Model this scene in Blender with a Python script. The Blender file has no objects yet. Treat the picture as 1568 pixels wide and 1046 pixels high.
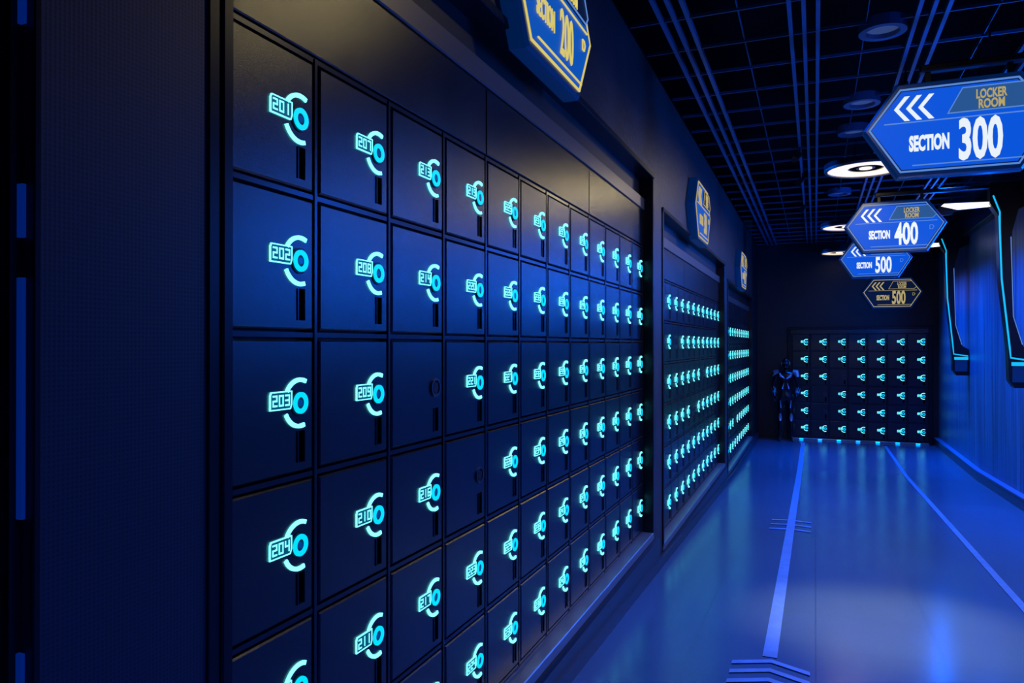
import bpy, math, random
from mathutils import Vector, Matrix
random.seed(7)
scene = bpy.context.scene
try:
    scene.view_settings.view_transform = 'Standard'
    scene.view_settings.look = 'None'
except Exception as e:
    print(e)

EYE = 1.88
P = 0.34
DW = 1.143            # camera to left locker plane
XF = -1.083           # front plane of left wall
XR = 2.13             # right wall
YB = 15.73            # far wall
ZTOP = EYE + 1.99
YP = 0.742            # near edge of the pier
PITCH = 4.52          # spacing of locker banks

def fz(y):
    return max(0.0, 0.44 - 0.037 * y)
YBRK = 0.44 / 0.037

# ------------------------------------------------------------------ materials
def mat(name, base, rough=0.5, metal=0.0, emis=None, es=0.0, bump=None, var=None, rvar=None, spec=0.5):
    m = bpy.data.materials.new(name)
    m.use_nodes = True
    nt = m.node_tree
    b = nt.nodes['Principled BSDF']
    b.inputs['Base Color'].default_value = (*base, 1)
    b.inputs['Roughness'].default_value = rough
    b.inputs['Metallic'].default_value = metal
    if 'Specular IOR Level' in b.inputs:
        b.inputs['Specular IOR Level'].default_value = spec
    if emis:
        b.inputs['Emission Color'].default_value = (*emis, 1)
        b.inputs['Emission Strength'].default_value = es
    geo = None
    if bump or var or rvar:
        tc = nt.nodes.new('ShaderNodeTexCoord')
        geo = tc.outputs['Object']
    if bump:
        n = nt.nodes.new('ShaderNodeTexNoise')
        n.inputs['Scale'].default_value = bump[0]
        n.inputs['Detail'].default_value = 3
        nt.links.new(geo, n.inputs['Vector'])
        bp = nt.nodes.new('ShaderNodeBump')
        bp.inputs['Strength'].default_value = bump[1]
        bp.inputs['Distance'].default_value = bump[2]
        nt.links.new(n.outputs['Fac'], bp.inputs['Height'])
        nt.links.new(bp.outputs['Normal'], b.inputs['Normal'])
    if var:
        n = nt.nodes.new('ShaderNodeTexNoise')
        n.inputs['Scale'].default_value = var[0]
        n.inputs['Detail'].default_value = 5
        nt.links.new(geo, n.inputs['Vector'])
        cr = nt.nodes.new('ShaderNodeValToRGB')
        k = var[1]
        cr.color_ramp.elements[0].position = 0.3
        cr.color_ramp.elements[1].position = 0.7
        cr.color_ramp.elements[0].color = (*[c * (1 - k) for c in base], 1)
        cr.color_ramp.elements[1].color = (*[c * (1 + k) for c in base], 1)
        nt.links.new(n.outputs['Fac'], cr.inputs['Fac'])
        nt.links.new(cr.outputs['Color'], b.inputs['Base Color'])
    if rvar:
        n = nt.nodes.new('ShaderNodeTexNoise')
        n.inputs['Scale'].default_value = rvar[0]
        nt.links.new(geo, n.inputs['Vector'])
        mr = nt.nodes.new('ShaderNodeMapRange')
        mr.inputs['To Min'].default_value = rough - rvar[1]
        mr.inputs['To Max'].default_value = rough + rvar[1]
        nt.links.new(n.outputs['Fac'], mr.inputs['Value'])
        nt.links.new(mr.outputs['Result'], b.inputs['Roughness'])
    return m

M_door = mat('locker_paint', (0.003, 0.004, 0.008), 0.24, 0.0, bump=(420, 0.7, 0.0006), rvar=(6, 0.03), spec=0.85)
M_carc = mat('locker_carcass', (0.003, 0.004, 0.007), 0.45, 0.0)
M_bar = mat('locker_bar', (0.035, 0.038, 0.05), 0.26, 0.5)
M_dark = mat('slot_black', (0.002, 0.002, 0.003), 0.6)
M_cyan = mat('key_glow', (0.02, 0.1, 0.1), 0.5, emis=(0.16, 0.90, 0.98), es=2.3)
M_plate = mat('number_plate', (0.0, 0.01, 0.02), 0.4, emis=(0.0, 0.07, 0.13), es=1.0)
M_ring = mat('ring_glow', (0.0, 0.05, 0.1), 0.5, emis=(0.0, 0.56, 0.95), es=1.35)
M_core = mat('lock_core', (0.0, 0.01, 0.05), 0.3, emis=(0.0, 0.05, 0.25), es=0.8)
M_off = mat('ring_off', (0.12, 0.14, 0.18), 0.35, 0.8)
M_wall = mat('wall_plaster_dark', (0.022, 0.022, 0.025), 0.45, 0.0, bump=(18, 0.5, 0.006), var=(3.0, 0.4))
M_frame = mat('frame_metal', (0.012, 0.014, 0.02), 0.3, 0.5)
M_beam = mat('beam_metal', (0.16, 0.15, 0.14), 0.35, 0.6)
M_skirt = mat('skirting_metal', (0.03, 0.05, 0.08), 0.3, 0.5, bump=(8, 0.1, 0.004))
M_lip = mat('skirting_lip', (0.3, 0.3, 0.32), 0.3, 0.8)
M_grid = mat('grid_metal', (0.08, 0.12, 0.23), 0.4, 0.2)
M_grid2 = mat('grid_metal_thin', (0.05, 0.08, 0.15), 0.4, 0.2)
M_black = mat('black_void', (0.002, 0.002, 0.003), 0.95, spec=0.05)
M_teal = mat('teal_strip', (0, 0.05, 0.1), 0.4, emis=(0.005, 0.42, 0.75), es=1.2)
M_white = mat('white_light', (0.8, 0.8, 0.7), 0.4, emis=(1.0, 0.93, 0.72), es=1.6)
M_warm = mat('warm_lamp', (0.8, 0.7, 0.5), 0.4, emis=(1.0, 0.8, 0.5), es=1.1)
M_dimlamp = mat('dim_lamp', (0.1, 0.12, 0.18), 0.4, emis=(0.05, 0.09, 0.22), es=0.5)
M_led = mat('blue_led', (0, 0.01, 0.05), 0.4, emis=(0.0, 0.03, 0.36), es=0.35)
M_toe = mat('toe_led', (0, 0.01, 0.05), 0.4, emis=(0.0, 0.2, 1.0), es=14.0)
M_stripe = mat('stripe_paint', (0.07, 0.16, 0.30), 0.4, var=(12, 0.15))
M_sblue = mat('sign_blue', (0.0, 0.01, 0.04), 0.4, emis=(0.003, 0.095, 0.74), es=0.95, spec=0.15)
M_sblue2 = mat('sign_blue_dim', (0.0, 0.01, 0.03), 0.4, emis=(0.003, 0.10, 0.55), es=0.8, spec=0.15)
M_swhite = mat('sign_white', (0.1, 0.1, 0.1), 0.4, emis=(0.85, 0.93, 1.0), es=0.95, spec=0.2)
M_spale = mat('sign_pale', (0.02, 0.03, 0.05), 0.4, emis=(0.12, 0.3, 0.8), es=0.8)
M_splate = mat('sign_plate', (0.0, 0.01, 0.03), 0.4, emis=(0.03, 0.13, 0.40), es=0.7, spec=0.15)
M_syel = mat('sign_yellow', (0.08, 0.07, 0.01), 0.4, emis=(0.80, 0.66, 0.16), es=0.85)
M_syeld = mat('sign_yellow_dim', (0.05, 0.04, 0.01), 0.4, emis=(0.65, 0.52, 0.18), es=0.7)
M_snavy = mat('sign_navy', (0.004, 0.006, 0.02), 0.4, emis=(0.004, 0.012, 0.05), es=0.6, spec=0.15)
M_sframe = mat('sign_frame', (0.005, 0.02, 0.08), 0.28, 0.3, emis=(0.0, 0.02, 0.12), es=0.5)
M_body = mat('mannequin_black', (0.012, 0.014, 0.02), 0.22, 0.5)
M_pale = mat('mannequin_pale', (0.4, 0.45, 0.55), 0.25, 0.5)  # white highlights painted as pale patches; also ears, eyes and mouth

def pier_mat():
    m = bpy.data.materials.new('perforated_panel'); m.use_nodes = True
    nt = m.node_tree; b = nt.nodes['Principled BSDF']
    tc = nt.nodes.new('ShaderNodeTexCoord')
    mp = nt.nodes.new('ShaderNodeMapping'); mp.inputs['Scale'].default_value = (0.0, 1, 1)
    nt.links.new(tc.outputs['Object'], mp.inputs['Vector'])
    v = nt.nodes.new('ShaderNodeTexVoronoi'); v.inputs['Scale'].default_value = 130
    v.inputs['Randomness'].default_value = 0.0
    nt.links.new(mp.outputs['Vector'], v.inputs['Vector'])
    cr = nt.nodes.new('ShaderNodeValToRGB')
    cr.color_ramp.elements[0].position = 0.28; cr.color_ramp.elements[0].color = (0.009, 0.013, 0.022, 1)
    cr.color_ramp.elements[1].position = 0.36; cr.color_ramp.elements[1].color = (0.016, 0.024, 0.042, 1)
    nt.links.new(v.outputs['Distance'], cr.inputs['Fac'])
    nt.links.new(cr.outputs['Color'], b.inputs['Base Color'])
    bp = nt.nodes.new('ShaderNodeBump'); bp.inputs['Strength'].default_value = 0.3; bp.inputs['Distance'].default_value = 0.001
    nt.links.new(v.outputs['Distance'], bp.inputs['Height'])
    nt.links.new(bp.outputs['Normal'], b.inputs['Normal'])
    b.inputs['Roughness'].default_value = 0.5
    return m
M_pier = pier_mat()

def floor_mat():
    m = bpy.data.materials.new('floor_tiles'); m.use_nodes = True
    nt = m.node_tree; b = nt.nodes['Principled BSDF']
    tc = nt.nodes.new('ShaderNodeTexCoord')
    br = nt.nodes.new('ShaderNodeTexBrick')
    br.offset = 0.0
    br.inputs['Scale'].default_value = 1.0
    br.inputs['Brick Width'].default_value = 0.6
    br.inputs['Row Height'].default_value = 0.6
    br.inputs['Mortar Size'].default_value = 0.003
    br.inputs['Color1'].default_value = (0.036, 0.075, 0.125, 1)
    br.inputs['Color2'].default_value = (0.033, 0.069, 0.116, 1)
    br.inputs['Mortar'].default_value = (0.02, 0.040, 0.075, 1)
    nt.links.new(tc.outputs['Object'], br.inputs['Vector'])
    nt.links.new(br.outputs['Color'], b.inputs['Base Color'])
    n = nt.nodes.new('ShaderNodeTexNoise'); n.inputs['Scale'].default_value = 1.6; n.inputs['Detail'].default_value = 3
    nt.links.new(tc.outputs['Object'], n.inputs['Vector'])
    mr = nt.nodes.new('ShaderNodeMapRange'); mr.inputs['To Min'].default_value = 0.16; mr.inputs['To Max'].default_value = 0.24
    nt.links.new(n.outputs['Fac'], mr.inputs['Value']); nt.links.new(mr.outputs['Result'], b.inputs['Roughness'])
    b.inputs['Specular IOR Level'].default_value = 1.0
    n2 = nt.nodes.new('ShaderNodeTexNoise'); n2.inputs['Scale'].default_value = 90
    nt.links.new(tc.outputs['Object'], n2.inputs['Vector'])
    bp = nt.nodes.new('ShaderNodeBump'); bp.inputs['Strength'].default_value = 0.10; bp.inputs['Distance'].default_value = 0.002
    nt.links.new(n2.outputs['Fac'], bp.inputs['Height']); nt.links.new(bp.outputs['Normal'], b.inputs['Normal'])
    return m
M_floor = floor_mat()

def rwall_mat():
    m = bpy.data.materials.new('brushed_panel_wall'); m.use_nodes = True
    nt = m.node_tree; b = nt.nodes['Principled BSDF']
    tc = nt.nodes.new('ShaderNodeTexCoord')
    mp = nt.nodes.new('ShaderNodeMapping'); mp.inputs['Scale'].default_value = (1, 9, 0.25)
    nt.links.new(tc.outputs['Object'], mp.inputs['Vector'])
    n = nt.nodes.new('ShaderNodeTexNoise'); n.inputs['Scale'].default_value = 2.2; n.inputs['Detail'].default_value = 5
    nt.links.new(mp.outputs['Vector'], n.inputs['Vector'])
    cr = nt.nodes.new('ShaderNodeValToRGB')
    cr.color_ramp.elements[0].position = 0.3; cr.color_ramp.elements[0].color = (0.015, 0.045, 0.09, 1)
    cr.color_ramp.elements[1].position = 0.7; cr.color_ramp.elements[1].color = (0.055, 0.15, 0.25, 1)
    nt.links.new(n.outputs['Fac'], cr.inputs['Fac']); nt.links.new(cr.outputs['Color'], b.inputs['Base Color'])
    b.inputs['Roughness'].default_value = 0.4; b.inputs['Metallic'].default_value = 0.1
    bp = nt.nodes.new('ShaderNodeBump'); bp.inputs['Strength'].default_value = 0.3; bp.inputs['Distance'].default_value = 0.01
    nt.links.new(n.outputs['Fac'], bp.inputs['Height']); nt.links.new(bp.outputs['Normal'], b.inputs['Normal'])
    return m
M_rwall = rwall_mat()

# ------------------------------------------------------------------ mesh builder
def F_left(x0, y0, z0):
    return lambda u, v, w: (x0 + w, y0 + u, z0 + v)
def F_far(x0, y0, z0):
    return lambda u, v, w: (x0 + u, y0 - w, z0 + v)
def F_right(x0, y0, z0):
    return lambda u, v, w: (x0 - w, y0 - u, z0 + v)
F_id = lambda u, v, w: (u, v, w)

class MB:
    def __init__(s, F=F_id):
        s.v = []; s.f = []; s.m = []; s.F = F; s.mats = []
    def mi(s, m):
        if m not in s.mats: s.mats.append(m)
        return s.mats.index(m)
    def add(s, vs, fs, m):
        o = len(s.v); k = s.mi(m)
        s.v += [s.F(*p) for p in vs]
        for f in fs:
            s.f.append([o + i for i in f]); s.m.append(k)
    def box(s, u0, u1, v0, v1, w0, w1, m, ch=0.0):
        if ch <= 0:
            vs = [(u0, v0, w0), (u1, v0, w0), (u1, v1, w0), (u0, v1, w0), (u0, v0, w1), (u1, v0, w1), (u1, v1, w1), (u0, v1, w1)]
            s.add(vs, [(3, 2, 1, 0), (4, 5, 6, 7), (0, 1, 5, 4), (1, 2, 6, 5), (2, 3, 7, 6), (3, 0, 4, 7)], m)
        else:
            vs = [(u0, v0, w0), (u1, v0, w0), (u1, v1, w0), (u0, v1, w0),
                  (u0, v0, w1 - ch), (u1, v0, w1 - ch), (u1, v1, w1 - ch), (u0, v1, w1 - ch),
                  (u0 + ch, v0 + ch, w1), (u1 - ch, v0 + ch, w1), (u1 - ch, v1 - ch, w1), (u0 + ch, v1 - ch, w1)]
            s.add(vs, [(3, 2, 1, 0), (8, 9, 10, 11)] + [(a, (a + 1) % 4, 4 + (a + 1) % 4, 4 + a) for a in range(4)]
                  + [(4 + a, 4 + (a + 1) % 4, 8 + (a + 1) % 4, 8 + a) for a in range(4)], m)
    def prism(s, poly, w0, w1, m, ch=0.0):
        n = len(poly)
        cu = sum(p[0] for p in poly) / n; cv = sum(p[1] for p in poly) / n
        R = max(math.hypot(p[0] - cu, p[1] - cv) for p in poly)
        vs = [(p[0], p[1], w0) for p in poly] + [(p[0], p[1], w1 - ch) for p in poly]
        fs = [tuple(range(n))[::-1]] + [(i, (i + 1) % n, n + (i + 1) % n, n + i) for i in range(n)]
        if ch > 0:
            k = 1 - ch * 1.4 / R
            vs += [(cu + (p[0] - cu) * k, cv + (p[1] - cv) * k, w1) for p in poly]
            fs += [(n + i, n + (i + 1) % n, 2 * n + (i + 1) % n, 2 * n + i) for i in range(n)]
            fs.append(tuple(range(2 * n, 3 * n)))
        else:
            fs.append(tuple(range(n, 2 * n)))
        s.add(vs, fs, m)
    def outline(s, poly, t, w0, w1, m):
        n = len(poly)
        cu = sum(p[0] for p in poly) / n; cv = sum(p[1] for p in poly) / n
        inn = []
        for i in range(n):
            p0 = Vector(poly[i - 1]); p1 = Vector(poly[i]); p2 = Vector(poly[(i + 1) % n])
            d1 = (p1 - p0).normalized(); d2 = (p2 - p1).normalized()
            n1 = Vector((-d1.y, d1.x)); n2 = Vector((-d2.y, d2.x))
            b = (n1 + n2).normalized(); L = t / max(0.3, b.dot(n1))
            q = p1 + b * L
            if (q - Vector((cu, cv))).length > (p1 - Vector((cu, cv))).length: q = p1 - b * L
            inn.append((q.x, q.y))
        vs = [(p[0], p[1], w0) for p in poly] + [(p[0], p[1], w1) for p in poly] + [(p[0], p[1], w1) for p in inn] + [(p[0], p[1], w0) for p in inn]
        fs = []
        for i in range(n):
            j = (i + 1) % n
            fs += [(i, j, n + j, n + i), (n + i, n + j, 2 * n + j, 2 * n + i), (2 * n + i, 2 * n + j, 3 * n + j, 3 * n + i)]
        s.add(vs, fs, m)
    def arc(s, cu, cv, r0, r1, a0, a1, w0, w1, n, m):
        vs = []; fs = []
        full = abs(a1 - a0) >= 359.9
        N = n if full else n + 1
        for i in range(N):
            a = math.radians(a0 + (a1 - a0) * i / n)
            c, d = math.cos(a), math.sin(a)
            vs += [(cu + r0 * c, cv + r0 * d, w0), (cu + r1 * c, cv + r1 * d, w0), (cu + r1 * c, cv + r1 * d, w1), (cu + r0 * c, cv + r0 * d, w1)]
        for i in range(n):
            a = 4 * i; b = 4 * ((i + 1) % N)
            fs += [(a + 1, b + 1, b + 2, a + 2), (a + 2, b + 2, b + 3, a + 3), (a + 3, b + 3, b, a), (a, b, b + 1, a + 1)]
        if not full:
            e = 4 * n
            fs += [(0, 1, 2, 3), (e + 3, e + 2, e + 1, e)]
        s.add(vs, fs, m)
    def disc(s, cu, cv, r, w0, w1, n, m):
        s.prism([(cu + r * math.cos(2 * math.pi * i / n), cv + r * math.sin(2 * math.pi * i / n)) for i in range(n)], w0, w1, m)
    def tube(s, pts, rad, m, n=8):
        pts = [Vector(p) for p in pts]
        if not isinstance(rad, (list, tuple)): rad = [rad] * len(pts)
        vs = []; fs = []
        for i, p in enumerate(pts):
            d = (pts[min(i + 1, len(pts) - 1)] - pts[max(i - 1, 0)]).normalized()
            up = Vector((0, 0, 1)) if abs(d.z) < 0.9 else Vector((1, 0, 0))
            a = d.cross(up).normalized(); b = d.cross(a).normalized()
            for k in range(n):
                t = 2 * math.pi * k / n
                vs.append(tuple(p + (a * math.cos(t) + b * math.sin(t)) * rad[i]))
        for i in range(len(pts) - 1):
            for k in range(n):
                fs.append((i * n + k, i * n + (k + 1) % n, (i + 1) * n + (k + 1) % n, (i + 1) * n + k))
        fs.append(tuple(range(n))); fs.append(tuple(range((len(pts) - 1) * n, len(pts) * n))[::-1])
        s.add(vs, fs, m)
    def obj(s, name, parent=None, smooth=False):
        me = bpy.data.meshes.new(name)
        me.from_pydata(s.v, [], s.f)
        for m in s.mats: me.materials.append(m)
        me.polygons.foreach_set('material_index', s.m)
        if smooth: me.polygons.foreach_set('use_smooth', [True] * len(s.f))
        me.update()
        o = bpy.data.objects.new(name, me)
        scene.collection.objects.link(o)
        if parent: o.parent = parent
        return o

def empty(name, loc=(0, 0, 0)):
    e = bpy.data.objects.new(name, None)
    scene.collection.objects.link(e)
    e.empty_display_size = 0.1
    return e

# ------------------------------------------------------------------ lockers
SEG = {'0': 'abcdef', '1': 'bc', '2': 'abged', '3': 'abgcd', '4': 'fgbc', '5': 'afgcd', '6': 'afgedc', '7': 'abc', '8': 'abcdefg', '9': 'abcdfg'}
def digit(mb, ch, u, v, dw, dh, t, w, m):
    R = {'a': (0, dw, dh - t, dh), 'd': (0, dw, 0, t), 'g': (0, dw, dh / 2 - t / 2, dh / 2 + t / 2),
         'f': (0, t, dh / 2, dh), 'e': (0, t, 0, dh / 2), 'b': (dw - t, dw, dh / 2, dh), 'c': (dw - t, dw, 0, dh / 2)}
    if ch == '1':
        u -= dw * 0.3
    for s in SEG[ch]:
        a, b, c, d = R[s]
        mb.add([(u + a, v + c, w), (u + b, v + c, w), (u + b, v + d, w), (u + a, v + d, w)], [(0, 1, 2, 3)], m)

def locker_bank(F, cols, first, off, header, ks=1.0):
    root = empty('locker_bank')
    W = cols * P; H = 6 * P
    c = MB(F)
    c.box(-0.03, W + 0.03, -0.03, H + 0.03, -0.20, -0.03, M_carc)
    g = 0.014
    for i in range(cols + 1):
        c.box(i * P - 0.005, i * P + 0.005, -0.005, H + 0.005, -0.03, -0.001, M_bar)
        for sgn in (-1, 1):
            c.box(i * P + sgn * 0.010 - 0.0015, i * P + sgn * 0.010 + 0.0015, -0.005, H + 0.005, -0.03, -0.006, M_bar)
    for j in range(7):
        c.box(-0.005, W + 0.005, j * P - 0.006, j * P + 0.006, -0.03, -0.004, M_bar)
    c.obj('carcass', root)
    d = MB(F); k = MB(F); n = MB(F)
    for i in range(cols):
        for j in range(6):   # j=0 is top row
            u0 = i * P + g; u1 = (i + 1) * P - g
            v0 = (5 - j) * P + g * 0.9; v1 = (6 - j) * P - g * 0.9
            cu = i * P + 0.275; cv = (5 - j) * P + 0.177
            ch = 0.004
            us = [u0 + ch, cu - 0.005, cu + 0.018, u1 - ch]
            vs_ = [v0 + ch, v0 + 0.022, v0 + 0.098, v1 - ch]
            vv = [(a, b, 0.0) for b in vs_ for a in us]
            ff = []
            for b in range(3):
                for a in range(3):
                    if a == 1 and b == 1: continue
                    q = b * 4 + a
                    ff.append((q, q + 1, q + 5, q + 4))
            d.add(vv, ff, M_door)
            o = [(u0, v0), (u1, v0), (u1, v1), (u0, v1)]
            q = [(us[0], vs_[0]), (us[3], vs_[0]), (us[3], vs_[3]), (us[0], vs_[3])]
            vv = [(a, b, -0.028) for a, b in o] + [(a, b, -ch) for a, b in o] + [(a, b, 0.0) for a, b in q]
            ff = [(t, (t + 1) % 4, 4 + (t + 1) % 4, 4 + t) for t in range(4)] + [(4 + t, 4 + (t + 1) % 4, 8 + (t + 1) % 4, 8 + t) for t in range(4)]
            d.add(vv, ff, M_door)
            a0, a1, b0, b1 = us[1], us[2], vs_[1], vs_[2]
            vv = [(a0, b0, 0), (a1, b0, 0), (a1, b1, 0), (a0, b1, 0), (a0, b0, -.02), (a1, b0, -.02), (a1, b1, -.02), (a0, b1, -.02)]
            d.add(vv, [(0, 4, 5, 1), (1, 5, 6, 2), (2, 6, 7, 3), (3, 7, 4, 0), (4, 5, 6, 7)], M_dark)
            d.box(a0 - 0.003, a0, b0, b1, 0, 0.003, M_bar)
            d.box(a1, a1 + 0.003, b0, b1, 0, 0.003, M_bar)
            if (i, j) in off:
                k.arc(cu, cv, 0.024, 0.030, 0, 360, 0, 0.006, 20, M_off)
                k.disc(cu, cv, 0.018, 0, 0.004, 16, M_dark)
                continue
            k.disc(cu, cv, 0.031, 0, 0.003, 20, M_carc)
            k.arc(cu, cv, 0.0145, 0.0260, 0, 360, 0.002, 0.007, 24, M_ring)
            k.disc(cu, cv, 0.0085, 0, 0.005, 12, M_core)
            k.arc(cu, cv, 0.0505, 0.0605, 66, 148, 0.0, 0.004, 14, M_cyan)
            k.arc(cu, cv, 0.0505, 0.0605, 206, 288, 0.0, 0.004, 14, M_cyan)
            pu, pv = cu - 0.106, cv - 0.012
            poly = [(pu, pv), (pu + 0.071, pv), (pu + 0.076, pv + 0.012), (pu + 0.076, pv + 0.043), (pu + 0.004, pv + 0.043), (pu, pv + 0.035)]
            k.prism(poly, 0, 0.003, M_plate)
            k.outline(poly, 0.0026, 0.0, 0.0042, M_cyan)
            s = str(first + i * 6 + j)
            for t, chh in enumerate(s):
                digit(n, chh, pu + 0.0075 + t * 0.0215, pv + 0.0085, 0.0165, 0.0265, 0.0040, 0.0044, M_cyan)
    d.obj('doors', root)
    k.obj('lock_lights', root)
    n.obj('number_digits', root)
    if header:
        h = MB(F)
        for i in range(0, cols, 4):
            h.box(i * P + 0.003, (i + 4) * P - 0.003, H + 0.012, H + 0.262, -0.03, 0.0, M_door, 0.003)
        h.box(-0.02, W + 0.02, H + 0.265, H + 0.35, -0.03, 0.008, M_beam, 0.004)  # lighter grey stands in for the light caught on this ledge
        h.box(-0.02, W + 0.02, H + 0.35, H + 0.49, -0.06, -0.03, M_carc)
        h.obj('header_panels', root)
        t = MB(F)
        a, b, v0, v1 = -0.045, W + 0.045, -0.03, 0.49 + H
        w0, w1 = -0.03, 0.072
        t.box(a - 0.0, a + 0.03, v0, v1, w0, w1, M_frame, 0.004)
        t.box(b - 0.03, b, v0, v1, w0, w1, M_frame, 0.004)
        t.box(a, b, v1, v1 + 0.035, w0, w1 + 0.005, M_frame, 0.004)
        t.box(a, b, v0 - 0.03, v0 + 0.02, w0, w1, M_lip, 0.004)
        t.obj('surround_trim', root)
    return root

BZ = []; BY = []
for i in range(3):
    y0 = 1.16 + PITCH * i
    z0 = EYE - 3.93 * P - 0.176 * i
    BY.append(y0); BZ.append(z0)
    off = [{(2, 2), (3, 3)}, {(2, 1), (5, 3), (7, 2)}, {(4, 4)}][i]
    locker_bank(F_left(-DW, y0, z0), 12, 201 + 100 * i, off, True)
locker_bank(F_far(-0.43, YB - 0.02, EYE - 1.825), 7, 501, {(1, 3), (2, 2), (1, 4)}, False)

# ------------------------------------------------------------------ left wall
w = MB(F_left(0, 0, 0))
def wq(y0, y1, za0, za1, zt, m, x0=XF - 0.35, x1=XF):
    w.prism([(y0, za0), (y1, za1), (y1, zt), (y0, zt)], x0, x1, m)
prev = YP
WB = 4.08 + 0.045
for i in range(3):
    a = BY[i] - 0.045; b = BY[i] + WB
    wq(prev, a, fz(prev), fz(a), ZTOP, M_pier if i == 0 else M_wall)
    top = BZ[i] + 6 * P + 0.49 + 0.03
    w.prism([(a, top), (b, top), (b, ZTOP), (a, ZTOP)], XF - 0.35, XF, M_wall)
    bot = BZ[i] - 0.06
    pts = [(a, fz(a))] + ([(YBRK, 0)] if a < YBRK < b else []) + [(b, fz(b)), (b, bot), (a, bot)]
    w.prism(pts, XF - 0.35, XF, M_wall)
    prev = b
wq(prev, YB + 0.2, fz(prev), 0, ZTOP, M_carc)
w.prism([(-2.0, fz(-2)), (YP, fz(YP)), (YP, ZTOP), (-2.0, ZTOP)], XF - 0.5, XF - 0.12, M_carc)
w.obj('wall_left')
t = MB(F_left(0, 0, 0))
t.box(1.085, 1.115, fz(1.1), ZTOP, XF, XF + 0.006, M_frame, 0.002)
t.box(YP, YP + 0.012, fz(0.72), ZTOP, XF, XF + 0.006, M_frame, 0.002)
t.obj('trim_1')
l = MB(F_left(0, 0, 0))
for z0, z1 in ((0.45, 1.42), (1.62, 1.98), (2.04, 2.12), (2.36, 3.4)):
    l.box(YP - 0.010, YP - 0.004, z0, z1, XF - 0.02, XF - 0.006, M_led)
l.box(YP - 0.02, YP, 0.43, 3.6, XF - 0.03, XF - 0.018, M_frame)
l.obj('led_strip_light')

s = MB(F_left(0, 0, 0))
for i in range(3):
    b = BY[i] + WB + 0.15 if i < 2 else YB - 0.01
    a = YP if i == 0 else BY[i - 1] + WB + 0.15
    hgt = BZ[i] - 0.085
    pts = [(a, fz(a))] + ([(YBRK, 0)] if a < YBRK < b else []) + [(b, fz(b)), (b, hgt), (a, hgt)]
    s.prism(pts, XF, XF + 0.025, M_skirt)
    pts = [(a, fz(a))] + ([(YBRK, 0)] if a < YBRK < b else []) + [(b, fz(b)), (b, fz(b) + 0.07)] + ([(YBRK, 0.07)] if a < YBRK < b else []) + [(a, fz(a) + 0.07)]
    s.prism(pts, XF + 0.025, XF + 0.04, M_skirt)
s.obj('baseboard_left')

# ------------------------------------------------------------------ floor, far, right, back, ceiling
f = MB()
XL = XF - 0.5
ys = [-2.0, YBRK, YB + 0.2]
vs = []
for y in ys:
    z = fz(y) if y < YBRK else 0.0
    vs += [(XL, y, z), (XR + 0.2, y, z), (XL, y, z - 0.15), (XR + 0.2, y, z - 0.15)]
fs = []
for i in range(2):
    a = i * 4; b = a + 4
    fs += [(a, a + 1, b + 1, b), (a + 2, b + 2, b + 3, a + 3), (a, b, b + 2, a + 2), (a + 1, a + 3, b + 3, b + 1)]
fs += [(0, 2, 3, 1), (8, 9, 11, 10)]
f.add(vs, fs, M_floor)
f.obj('floor')

st = MB()
def strip(x0, x1, y0, y1):
    cuts = [y0] + ([YBRK] if y0 < YBRK < y1 else []) + [y1]
    for a, b in zip(cuts[:-1], cuts[1:]):
        st.add([(x0, a, fz(a) + .004), (x1, a, fz(a) + .004), (x1, b, fz(b) + .004), (x0, b, fz(b) + .004)], [(0, 1, 2, 3)], M_stripe)
def chev(xc, y, hw, t, rise):
    for sgn in (-1, 1):
        p = [(xc, y + rise), (xc + sgn * hw, y), (xc + sgn * hw, y + t), (xc, y + rise + t)]
        st.add([(a, b, fz(b) + .006) for a, b in p], [(0, 1, 2, 3)], M_stripe)
strip(-0.250, -0.180, 3.95, 15.2)
strip(1.175, 1.225, -1.5, 15.2)
chev(-0.205, 3.78, 0.18, 0.045, 0.09)
chev(-0.205, 3.66, 0.18, 0.045, 0.09)
chev(-0.205, 3.54, 0.18, 0.045, 0.09)
for q in (7.2, 7.42, 7.64):
    chev(-0.215, q, 0.18, 0.05, 0.05)
st.obj('floor_marking')

fw = MB(F_far(0, YB, 0))
fw.box(XF - 0.1, XR + 0.1, 0, ZTOP + 0.6, -0.2, 0, M_carc)
fw.obj('wall_far')
ft = MB(F_far(0, YB, 0))
ft.box(-0.50, -0.455, 0, EYE + 0.30, 0, 0.06, M_frame, 0.004)
ft.box(1.97, 2.02, 0, EYE + 0.30, 0, 0.06, M_frame, 0.004)
ft.box(-0.50, 2.02, EYE + 0.30, EYE + 0.345, 0, 0.06, M_frame, 0.004)
ft.box(-0.455, 1.97, EYE + 0.225, EYE + 0.30, 0, 0.03, M_door, 0.004)
ft.box(-0.455, 1.97, 0.0, 0.03, 0, 0.05, M_lip, 0.004)
for i in range(7):
    ft.box(-0.43 + i * P + 0.14, -0.43 + i * P + 0.21, 0.010, 0.020, 0.05, 0.056, M_toe)
ft.obj('trim_2')

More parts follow.
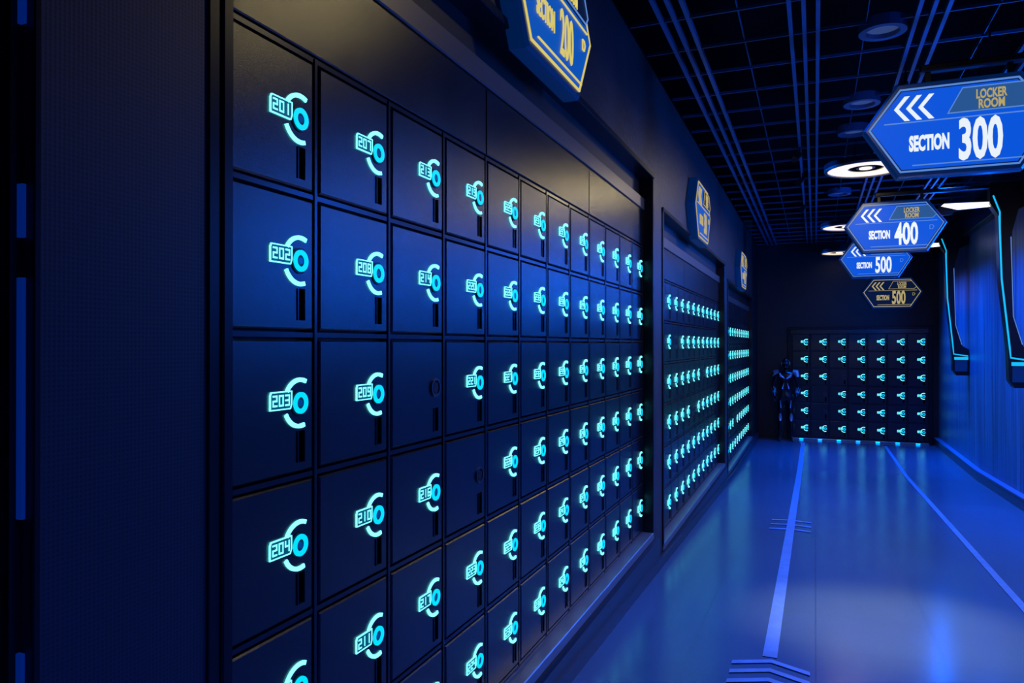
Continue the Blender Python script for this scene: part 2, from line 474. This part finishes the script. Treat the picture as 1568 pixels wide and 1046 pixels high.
rw = MB(F_right(XR, 0, 0))
y = -2.0
while y < YB:
    y1 = min(y + 1.2, YB)
    rw.prism([(-y1 + 0.004, fz(y1) - 0.0), (-y - 0.004, fz(y)), (-y - 0.004, ZTOP + 0.6), (-y1 + 0.004, ZTOP + 0.6)], -0.15, 0, M_rwall)
    y = y1
rw.box(-YB, 2.0, 0.0, ZTOP + 0.6, -0.2, -0.012, M_black)
rw.obj('wall_right')
rb = MB(F_right(XR, 0, 0))
pts = [(-YB, 0), (-YBRK, 0), (2.0, fz(-2)), (2.0, fz(-2) + 0.13), (-YBRK, 0.13), (-YB, 0.13)]
rb.prism(pts, 0, 0.07, M_skirt)
pts = [(-YB, 0.13), (-YBRK, 0.13), (2.0, fz(-2) + 0.13), (2.0, fz(-2) + 0.145), (-YBRK, 0.145), (-YB, 0.145)]
rb.prism(pts, 0, 0.08, M_grid)
rb.obj('baseboard_right')
bh = MB(F_right(XR, 0, 0))
bh.box(-YB, 2.0, EYE + 1.62, EYE + 1.99, 0, 0.10, M_frame, 0.01)
bh.obj('trim_3')

bw = MB()
bw.box(XL, XR + 0.2, -2.2, -2.0, 0.3, ZTOP + 0.6, M_wall)
bw.obj('wall_back')
c = MB()
c.box(XL - 0.2, XR + 0.2, -2.2, YB + 0.2, ZTOP + 0.6, ZTOP + 0.75, M_black)
c.box(XL - 0.2, XF - 0.3, -2.2, YB + 0.2, ZTOP - 0.02, ZTOP + 0.6, M_black)
c.obj('ceiling')

g = MB()
zc = EYE + 2.0
def long(x, t=0.012, h=0.05, dz=0.0, m=None):
    g.box(x - t / 2, x + t / 2, -2.0, YB, zc + dz, zc + dz + h, m or M_grid)
for base in (-0.80, -0.06, 0.66, 1.38):
    for q in (-0.08, 0.0, 0.08):
        long(base + q, 0.024, 0.035)
for x in (-0.43, 0.30, 1.02, 1.76):
    long(x, 0.005, 0.03, 0.02, M_grid2)
y = -1.9
while y < YB:
    g.box(XF, XR, y - 0.006, y + 0.006, zc + 0.01, zc + 0.03, M_grid2)
    y += 0.50
g.obj('ceiling_grid')

# ------------------------------------------------------------------ ceiling lamps
def Fdown(x, y, z):
    return lambda u, v, w: (x + u, y - v, z - w)
def ring_lamp(x, y, h, r=0.39):
    root = empty('ring_ceiling_lamp')
    m = MB(Fdown(x, y, EYE + h))
    m.arc(0, 0, 0.15, r, 0, 360, -0.05, 0.0, 40, M_frame)
    m.arc(0, 0, 0.17, r - 0.03, 0, 360, 0.0, 0.008, 40, M_warm)
    m.arc(0, 0, r - 0.03, r, 0, 360, 0.0, 0.02, 40, M_beam)
    m.disc(0, 0, 0.09, -0.04, 0.0, 24, M_frame)
    m.disc(0, 0, 0.06, 0.0, 0.006, 24, M_white)
    for a in range(3):
        t = a * 2 * math.pi / 3
        m.box(0.0 + 0.2 * math.cos(t) - .006, 0.2 * math.cos(t) + .006, 0.2 * math.sin(t) - .006, 0.2 * math.sin(t) + .006, -(2.05 - h), -0.04, M_frame)
    m.box(-0.2, 0.2, -0.01, 0.01, -0.045, -0.03, M_frame)
    m.obj('lamp_ring', root)
def downlight(x, y, lit=False):
    m = MB(Fdown(x, y, zc))
    m.arc(0, 0, 0.10, 0.14, 0, 360, -0.05, 0.02, 28, M_grid)
    m.disc(0, 0, 0.10, -0.05, -0.01, 24, M_warm if lit else M_dimlamp)
    m.obj('recessed_downlight')
ring_lamp(0.48, 8.3, 1.8)
ring_lamp(0.44, 12.3, 1.8, 0.36)
ring_lamp(0.42, 15.0, 1.72, 0.33)
ring_lamp(1.15, 5.75, 1.60, 0.27)
for x, y in ((0.40, 5.2), (0.36, 6.7), (0.34, 7.6), (0.3, 10.6), (0.40, 3.3)):
    downlight(x, y)

def spot_head(x, y):
    m = MB()
    z = zc
    m.tube([(x, y, z + 0.02), (x, y, z - 0.08)], 0.008, M_frame)
    m.tube([(x, y + 0.05, z - 0.06), (x - 0.05, y - 0.05, z - 0.13)], [0.025, 0.035], M_frame, 14)
    m.obj('track_spotlight')
for x, y in ((-0.14, 8.0), (-0.13, 9.2), (-0.12, 11.0), (0.62, 6.1)):
    spot_head(x, y)

def area(name, loc, sx, sy, e, col, rot=(0, 0, 0), shape='RECTANGLE', spread=180):
    L = bpy.data.lights.new(name, 'AREA')
    L.shape = shape; L.size = sx; L.size_y = sy; L.energy = e; L.color = col
    L.spread = math.radians(spread)
    o = bpy.data.objects.new(name, L); o.location = loc; o.rotation_euler = rot
    scene.collection.objects.link(o); return o
def spot(name, loc, e, col, cone, blend=1.0, r=0.08):
    L = bpy.data.lights.new(name, 'SPOT')
    L.energy = e; L.color = col; L.spot_size = math.radians(cone); L.spot_blend = blend; L.shadow_soft_size = r
    o = bpy.data.objects.new(name, L); o.location = loc
    scene.collection.objects.link(o); return o
WARM = (1.0, 0.80, 0.36)
BLUE = (0.0, 0.125, 1.0)
area('warm_light', (0.48, 8.3, EYE + 1.78), 0.6, 0.6, 22, WARM, shape='DISK')
area('warm_light', (0.44, 12.3, EYE + 1.78), 0.5, 0.5, 3, WARM, shape='DISK')
area('warm_light', (1.15, 5.75, EYE + 1.58), 0.4, 0.4, 46, WARM, shape='DISK')
area('warm_light', (0.40, 3.3, EYE + 1.97), 0.22, 0.22, 8, WARM, shape='DISK')
spot('downlight_beam', (0.42, 4.75, EYE + 1.95), 1100, (1.0, 0.72, 0.34), 32)
# added blue area lights, no fittings behind them, tinting floor and right wall
for y, k_ in ((1.0, 0.5), (5.0, 0.75), (9.0, 1.1), (13.0, 1.2)):
    area('blue_wash', (0.1, y, EYE + 1.95), 0.12, 3.6, 115 * k_, BLUE, spread=66)
    area('blue_wall_wash', (1.35, y, EYE + 1.95), 0.12, 3.6, 140 * k_, BLUE, rot=(0, math.radians(-16), 0), spread=55)
# blue LED bars on the corridor-side edges of the wall pylons, facing the lockers
for y, e in ((5.15, 46), (9.32, 60), (12.8, 60)):
    area('pylon_led', (1.72 if y < 6 else 1.735, y, EYE + (0.85 if y < 6 else 1.0)), 1.0 if y < 6 else 0.9, 0.06, e, BLUE, rot=(0, math.radians(90), 0))

# ------------------------------------------------------------------ signs
def text_mesh(s, size, sx, cu, cv, wz, M, mtl, parent, bold=0.0, name='lettering', ext=0.002):
    cd = bpy.data.curves.new(name, 'FONT')
    cd.body = s; cd.size = size; cd.align_x = 'CENTER'; cd.align_y = 'CENTER'
    cd.offset = bold; cd.extrude = ext; cd.resolution_u = 3
    o = bpy.data.objects.new(name + '_tmp', cd)
    scene.collection.objects.link(o)
    dg = bpy.context.evaluated_depsgraph_get()
    me = bpy.data.meshes.new_from_object(o.evaluated_get(dg))
    bpy.data.objects.remove(o)
    xs = [v.co.x for v in me.vertices]; ys_ = [v.co.y for v in me.vertices]
    cx = (min(xs) + max(xs)) / 2; cy = (min(ys_) + max(ys_)) / 2
    for v in me.vertices:
        v.co = M @ Vector(((v.co.x - cx) * sx + cu, v.co.y - cy + cv, v.co.z + wz))
    me.materials.clear(); me.materials.append(mtl)
    ob = bpy.data.objects.new(name, me)
    scene.collection.objects.link(ob); ob.parent = parent
    return ob

def sign(kind, num, origin, facing, face, line, txt, plate, arms=False):
    root = empty(kind)
    x, y, z = origin
    if facing == 'far':
        F = F_far(x, y, z); M = Matrix(((1, 0, 0, x), (0, 0, -1, y), (0, 1, 0, z), (0, 0, 0, 1)))
    else:
        F = F_left(x, y, z); M = Matrix(((0, 0, 1, x), (1, 0, 0, y), (0, 1, 0, z), (0, 0, 0, 1)))
    def hexa(k):
        return [(-.52 * 1 + k, 0.02), (-.33 + k * .55, -.29 + k), (.33 - k * .55, -.29 + k), (.52 - k, 0.02), (.33 - k * .55, .29 - k), (-.33 + k * .55, .29 - k)]
    b = MB(F)
    b.prism(hexa(0), -0.05, 0.03, M_sframe, 0.012)
    b.outline(hexa(0.032), 0.010, 0.028, 0.036, line)
    b.prism(hexa(0.050), 0.028, 0.034, face)
    b.prism([(-.06, .075), (.38, .075), (.415, .115), (.335, .225), (.02, .225)], 0.034, 0.042, plate)
    b.outline([(-.06, .075), (.38, .075), (.415, .115), (.335, .225), (.02, .225)], 0.006, 0.042, 0.046, M_spale if line is not M_syeld else line)
    b.box(-.40, .42, 0.045, 0.051, 0.034, 0.040, line)
    for i in range(3):
        cx = -.345 + i * 0.066
        for sg in (1, -1):
            v0 = 0.135
            b.prism([(cx, v0), (cx + .026, v0), (cx + .086, v0 + sg * .075), (cx + .058, v0 + sg * .075)][::sg], 0.034, 0.040, txt)
    b.box(-.245, .33, -.222, -.216, 0.034, 0.040, line)
    b.outline([(.345, -.05), (.375, -.05), (.39, -.02), (.375, .0), (.345, .0)], 0.005, 0.034, 0.040, line)
    b.obj('sign_panel', root)
    wall = facing != 'far'
    text_mesh('SECTION', 0.125, 0.42, -.155, -.085, 0.037, M, txt, root, 0.002 if wall else 0.006, 'lettering_section')
    text_mesh(num, 0.28 if wall else 0.335, 0.44 if wall else 0.46, .115, -.085, 0.037, M, txt, root, 0.002 if wall else 0.010, 'lettering_number')
    tt = txt if txt is not M_swhite else M_syeld
    text_mesh('LOCKER', 0.075, 0.55, .17, .175, 0.046, M, tt, root, 0.002, 'lettering_top')
    text_mesh('ROOM', 0.075, 0.60, .17, .115, 0.046, M, tt, root, 0.002, 'lettering_top2')
    if arms:
        a = MB(F)
        xr = XR - x
        a.box(-.20, xr - 0.02, .355, .40, -.035, .02, M_frame, 0.008)
        for q in (-.17, .26):
            a.box(q, q + .03, .285, .36, -.02, .0, M_frame)
        a.prism([(.40, .14), (.47, .235), (xr - .33, .235), (xr - .33, .17), (.60, .14), (.56, .10), (.43, .10)], -0.02, 0.0, M_frame)
        a.prism([(.46, .20), (.49, .225), (xr - .34, .215), (xr - .34, .165), (.62, .15)], 0.0, 0.006, M_white)
        a.obj('support_arm', root)
        G = F_far(0, y, EYE)
        p = MB(G)
        poly = [(1.74, 1.74), (2.12, 1.74), (2.12, 1.50), (2.00, 1.44), (1.94, 1.2), (1.96, .3), (2.04, -.02), (2.12, -.07), (2.12, -.46), (1.96, -.46), (1.91, -.38), (1.90, -.02), (1.83, .7), (1.81, 1.40), (1.74, 1.52)]
        p.prism(poly[::-1], -0.08, 0.06, M_frame)
        p.tube([(1.825, 1.38, .065), (1.845, .7, .065), (1.915, -.02, .065), (1.925, -.14, .065), (2.11, -.17, .065)], 0.009, M_teal)
        p.tube([(1.93, 1.15, .065), (1.95, .3, .065), (2.03, .0, .065)], 0.004, M_spale)
        p.tube([(1.77, 1.60, .065), (1.83, 1.42, .065), (1.83, 1.2, .065)], 0.008, M_teal)
        p.box(1.94, 2.10, -.40, -.20, 0.06, 0.075, M_sframe, 0.006)
        p.box(1.93, 2.11, -.225, -.185, 0.07, 0.082, M_teal)
        p.obj('wall_pylon', root)
    return root

sign('hanging_sign', '300', (0.80, 5.15, EYE + 1.32), 'far', M_sblue, M_spale, M_swhite, M_splate, True)
sign('hanging_sign', '400', (0.83, 9.32, EYE + 1.33), 'far', M_sblue, M_spale, M_swhite, M_splate, True)
sign('hanging_sign', '500', (0.87, 12.8, EYE + 1.33), 'far', M_sblue, M_spale, M_swhite, M_splate, True)
sign('wall_sign', '500', (1.35, YB - 0.05, EYE + 0.98), 'far', M_snavy, M_syeld, M_syeld, M_snavy)
sign('wall_sign', '200', (XF + 0.05, 2.93, EYE + 1.42), 'left', M_sblue2, M_syel, M_syel, M_snavy)
sign('wall_sign', '300', (XF + 0.05, 7.3, EYE + 1.27), 'left', M_sblue2, M_syeld, M_syeld, M_snavy)
sign('wall_sign', '400', (XF + 0.05, 11.7, EYE + 1.12), 'left', M_sblue2, M_syeld, M_syeld, M_snavy)

# ------------------------------------------------------------------ mannequin
def mannequin(x, y):
    root = empty('robot_mannequin')
    V = [((0, 0, .90), .105, .085),
         ((0, .0, 1.02), .085, .065), ((0, -.01, 1.16), .105, .075), ((0, .0, 1.28), .115, .07), ((0, .01, 1.36), .05, .045), ((0, 0, 1.42), .042, .042),
         ((.085, 0, .84), .085, .085), ((.10, -.01, .48), .052, .055), ((.105, .02, .32), .050, .052), ((.11, .02, .07), .030, .032), ((.12, -.05, .03), .035, .022), ((.125, -.12, .022), .028, .016),
         ((-.085, 0, .84), .085, .085), ((-.10, -.02, .48), .052, .055), ((-.105, .01, .32), .050, .052), ((-.11, .01, .07), .030, .032), ((-.12, -.06, .03), .035, .022), ((-.125, -.13, .022), .028, .016),
         ((.16, .01, 1.32), .050, .048), ((.235, .05, 1.07), .034, .034), ((.20, -.09, .90), .024, .024), ((.185, -.12, .86), .024, .014),
         ((-.16, .01, 1.32), .050, .048), ((-.235, .05, 1.07), .034, .034), ((-.20, -.09, .90), .024, .024), ((-.185, -.12, .86), .024, .014)]
    E = [(0, 1), (1, 2), (2, 3), (3, 4), (4, 5), (0, 6), (6, 7), (7, 8), (8, 9), (9, 10), (10, 11), (0, 12), (12, 13), (13, 14), (14, 15), (15, 16), (16, 17),
         (3, 18), (18, 19), (19, 20), (20, 21), (3, 22), (22, 23), (23, 24), (24, 25)]
    me = bpy.data.meshes.new('body')
    me.from_pydata([(x + v[0][0], y + v[0][1], v[0][2]) for v in V], E, [])
    me.materials.append(M_body)
    o = bpy.data.objects.new('body', me); scene.collection.objects.link(o); o.parent = root
    bpy.context.view_layer.objects.active = o
    sk = o.modifiers.new('skin', 'SKIN'); sk.use_smooth_shade = True
    for i, v in enumerate(V):
        d = me.skin_vertices[0].data[i]; d.radius = (v[1], v[2]); d.use_root = (i == 0)
    ss = o.modifiers.new('sub', 'SUBSURF'); ss.levels = 2; ss.render_levels = 2
    h = MB(lambda a, b, c_: (x + a, y + b, c_))
    vs = []; fs = []
    NR, NS = 14, 18
    for i in range(NR + 1):
        t = math.pi * i / NR
        for j in range(NS):
            a = 2 * math.pi * j / NS
            r = math.sin(t)
            px = .072 * r * math.cos(a); py = .092 * r * math.sin(a); pz = 1.51 + .115 * math.cos(t)
            low = max(0, (1.50 - pz) / .1)
            px *= (1 - .35 * low); py *= (1 - .15 * low)
            if math.sin(a) < -.9 and 1.47 < pz < 1.52: py -= .016
            if math.sin(a) < -.6 and 1.515 < pz < 1.54: py += .010
            vs.append((px, py, pz))
    for i in range(NR):
        for j in range(NS):
            fs.append((i * NS + j, i * NS + (j + 1) % NS, (i + 1) * NS + (j + 1) % NS, (i + 1) * NS + j))
    h.add(vs, fs, M_body)
    for sg in (-1, 1):
        h.box(sg * .072 - .008, sg * .072 + .008, -.012, .018, 1.48, 1.54, M_pale)
        h.box(sg * .028 - .012, sg * .028 + .012, -.088, -.080, 1.520, 1.528, M_pale)
    h.box(-.018, .018, -.084, -.076, 1.447, 1.452, M_pale)
    h.obj('head', root, True)
    a = MB(lambda p, q, r: (x + p, y + q, r))  # highlights on the dark figure, shaped as pale patches, plus fingers
    for sg in (-1, 1):
        a.tube([(sg * .13, -.02, 1.37), (sg * .185, -.02, 1.35), (sg * .22, 0, 1.26)], [.03, .058, .03], M_pale, 12)
        a.tube([(sg * .02, -.075, 1.22), (sg * .09, -.085, 1.27), (sg * .11, -.06, 1.33)], [.012, .03, .012], M_pale, 10)
        a.tube([(sg * .225, .04, 1.02), (sg * .205, -.06, .93)], [.042, .034], M_pale, 12)
        a.tube([(sg * .10, -.055, .55), (sg * .10, -.06, .47), (sg * .10, -.05, .40)], [.02, .035, .02], M_pale, 10)
        a.tube([(sg * .03, -.065, 1.14), (sg * .06, -.075, 1.02)], [.008, .014], M_pale, 8)
        a.tube([(sg * .10, -.085, .80), (sg * .085, -.085, .65)], [.012, .008], M_pale, 8)
        for k_ in range(4):
            qx = sg * (.17 + .012 * k_)
            L = (.055, .07, .065, .05)[k_]
            a.tube([(qx, -.125, .855), (qx, -.14, .855 - L * .5), (qx, -.135, .855 - L)], [.008, .007, .005], M_body, 6)
        a.tube([(sg * .165, -.115, .875), (sg * .145, -.13, .855), (sg * .14, -.135, .835)], [.009, .008, .006], M_body, 6)
    a.obj('highlights_and_fingers', root, True)
mannequin(-0.53, 15.3)

# ------------------------------------------------------------------ world & camera
wd = bpy.data.worlds.new('World'); scene.world = wd; wd.use_nodes = True
wd.node_tree.nodes['Background'].inputs['Color'].default_value = (0.0, 0.01, 0.04, 1)
wd.node_tree.nodes['Background'].inputs['Strength'].default_value = 0.2

cam = bpy.data.cameras.new('Camera')
cam.sensor_width = 36; cam.lens = 25.85
co = bpy.data.objects.new('Camera', cam)
co.location = (0, 0, EYE)
co.rotation_euler = (math.radians(90.25), 0, math.radians(22.4))
cam.clip_start = 0.02
scene.collection.objects.link(co)
scene.camera = co
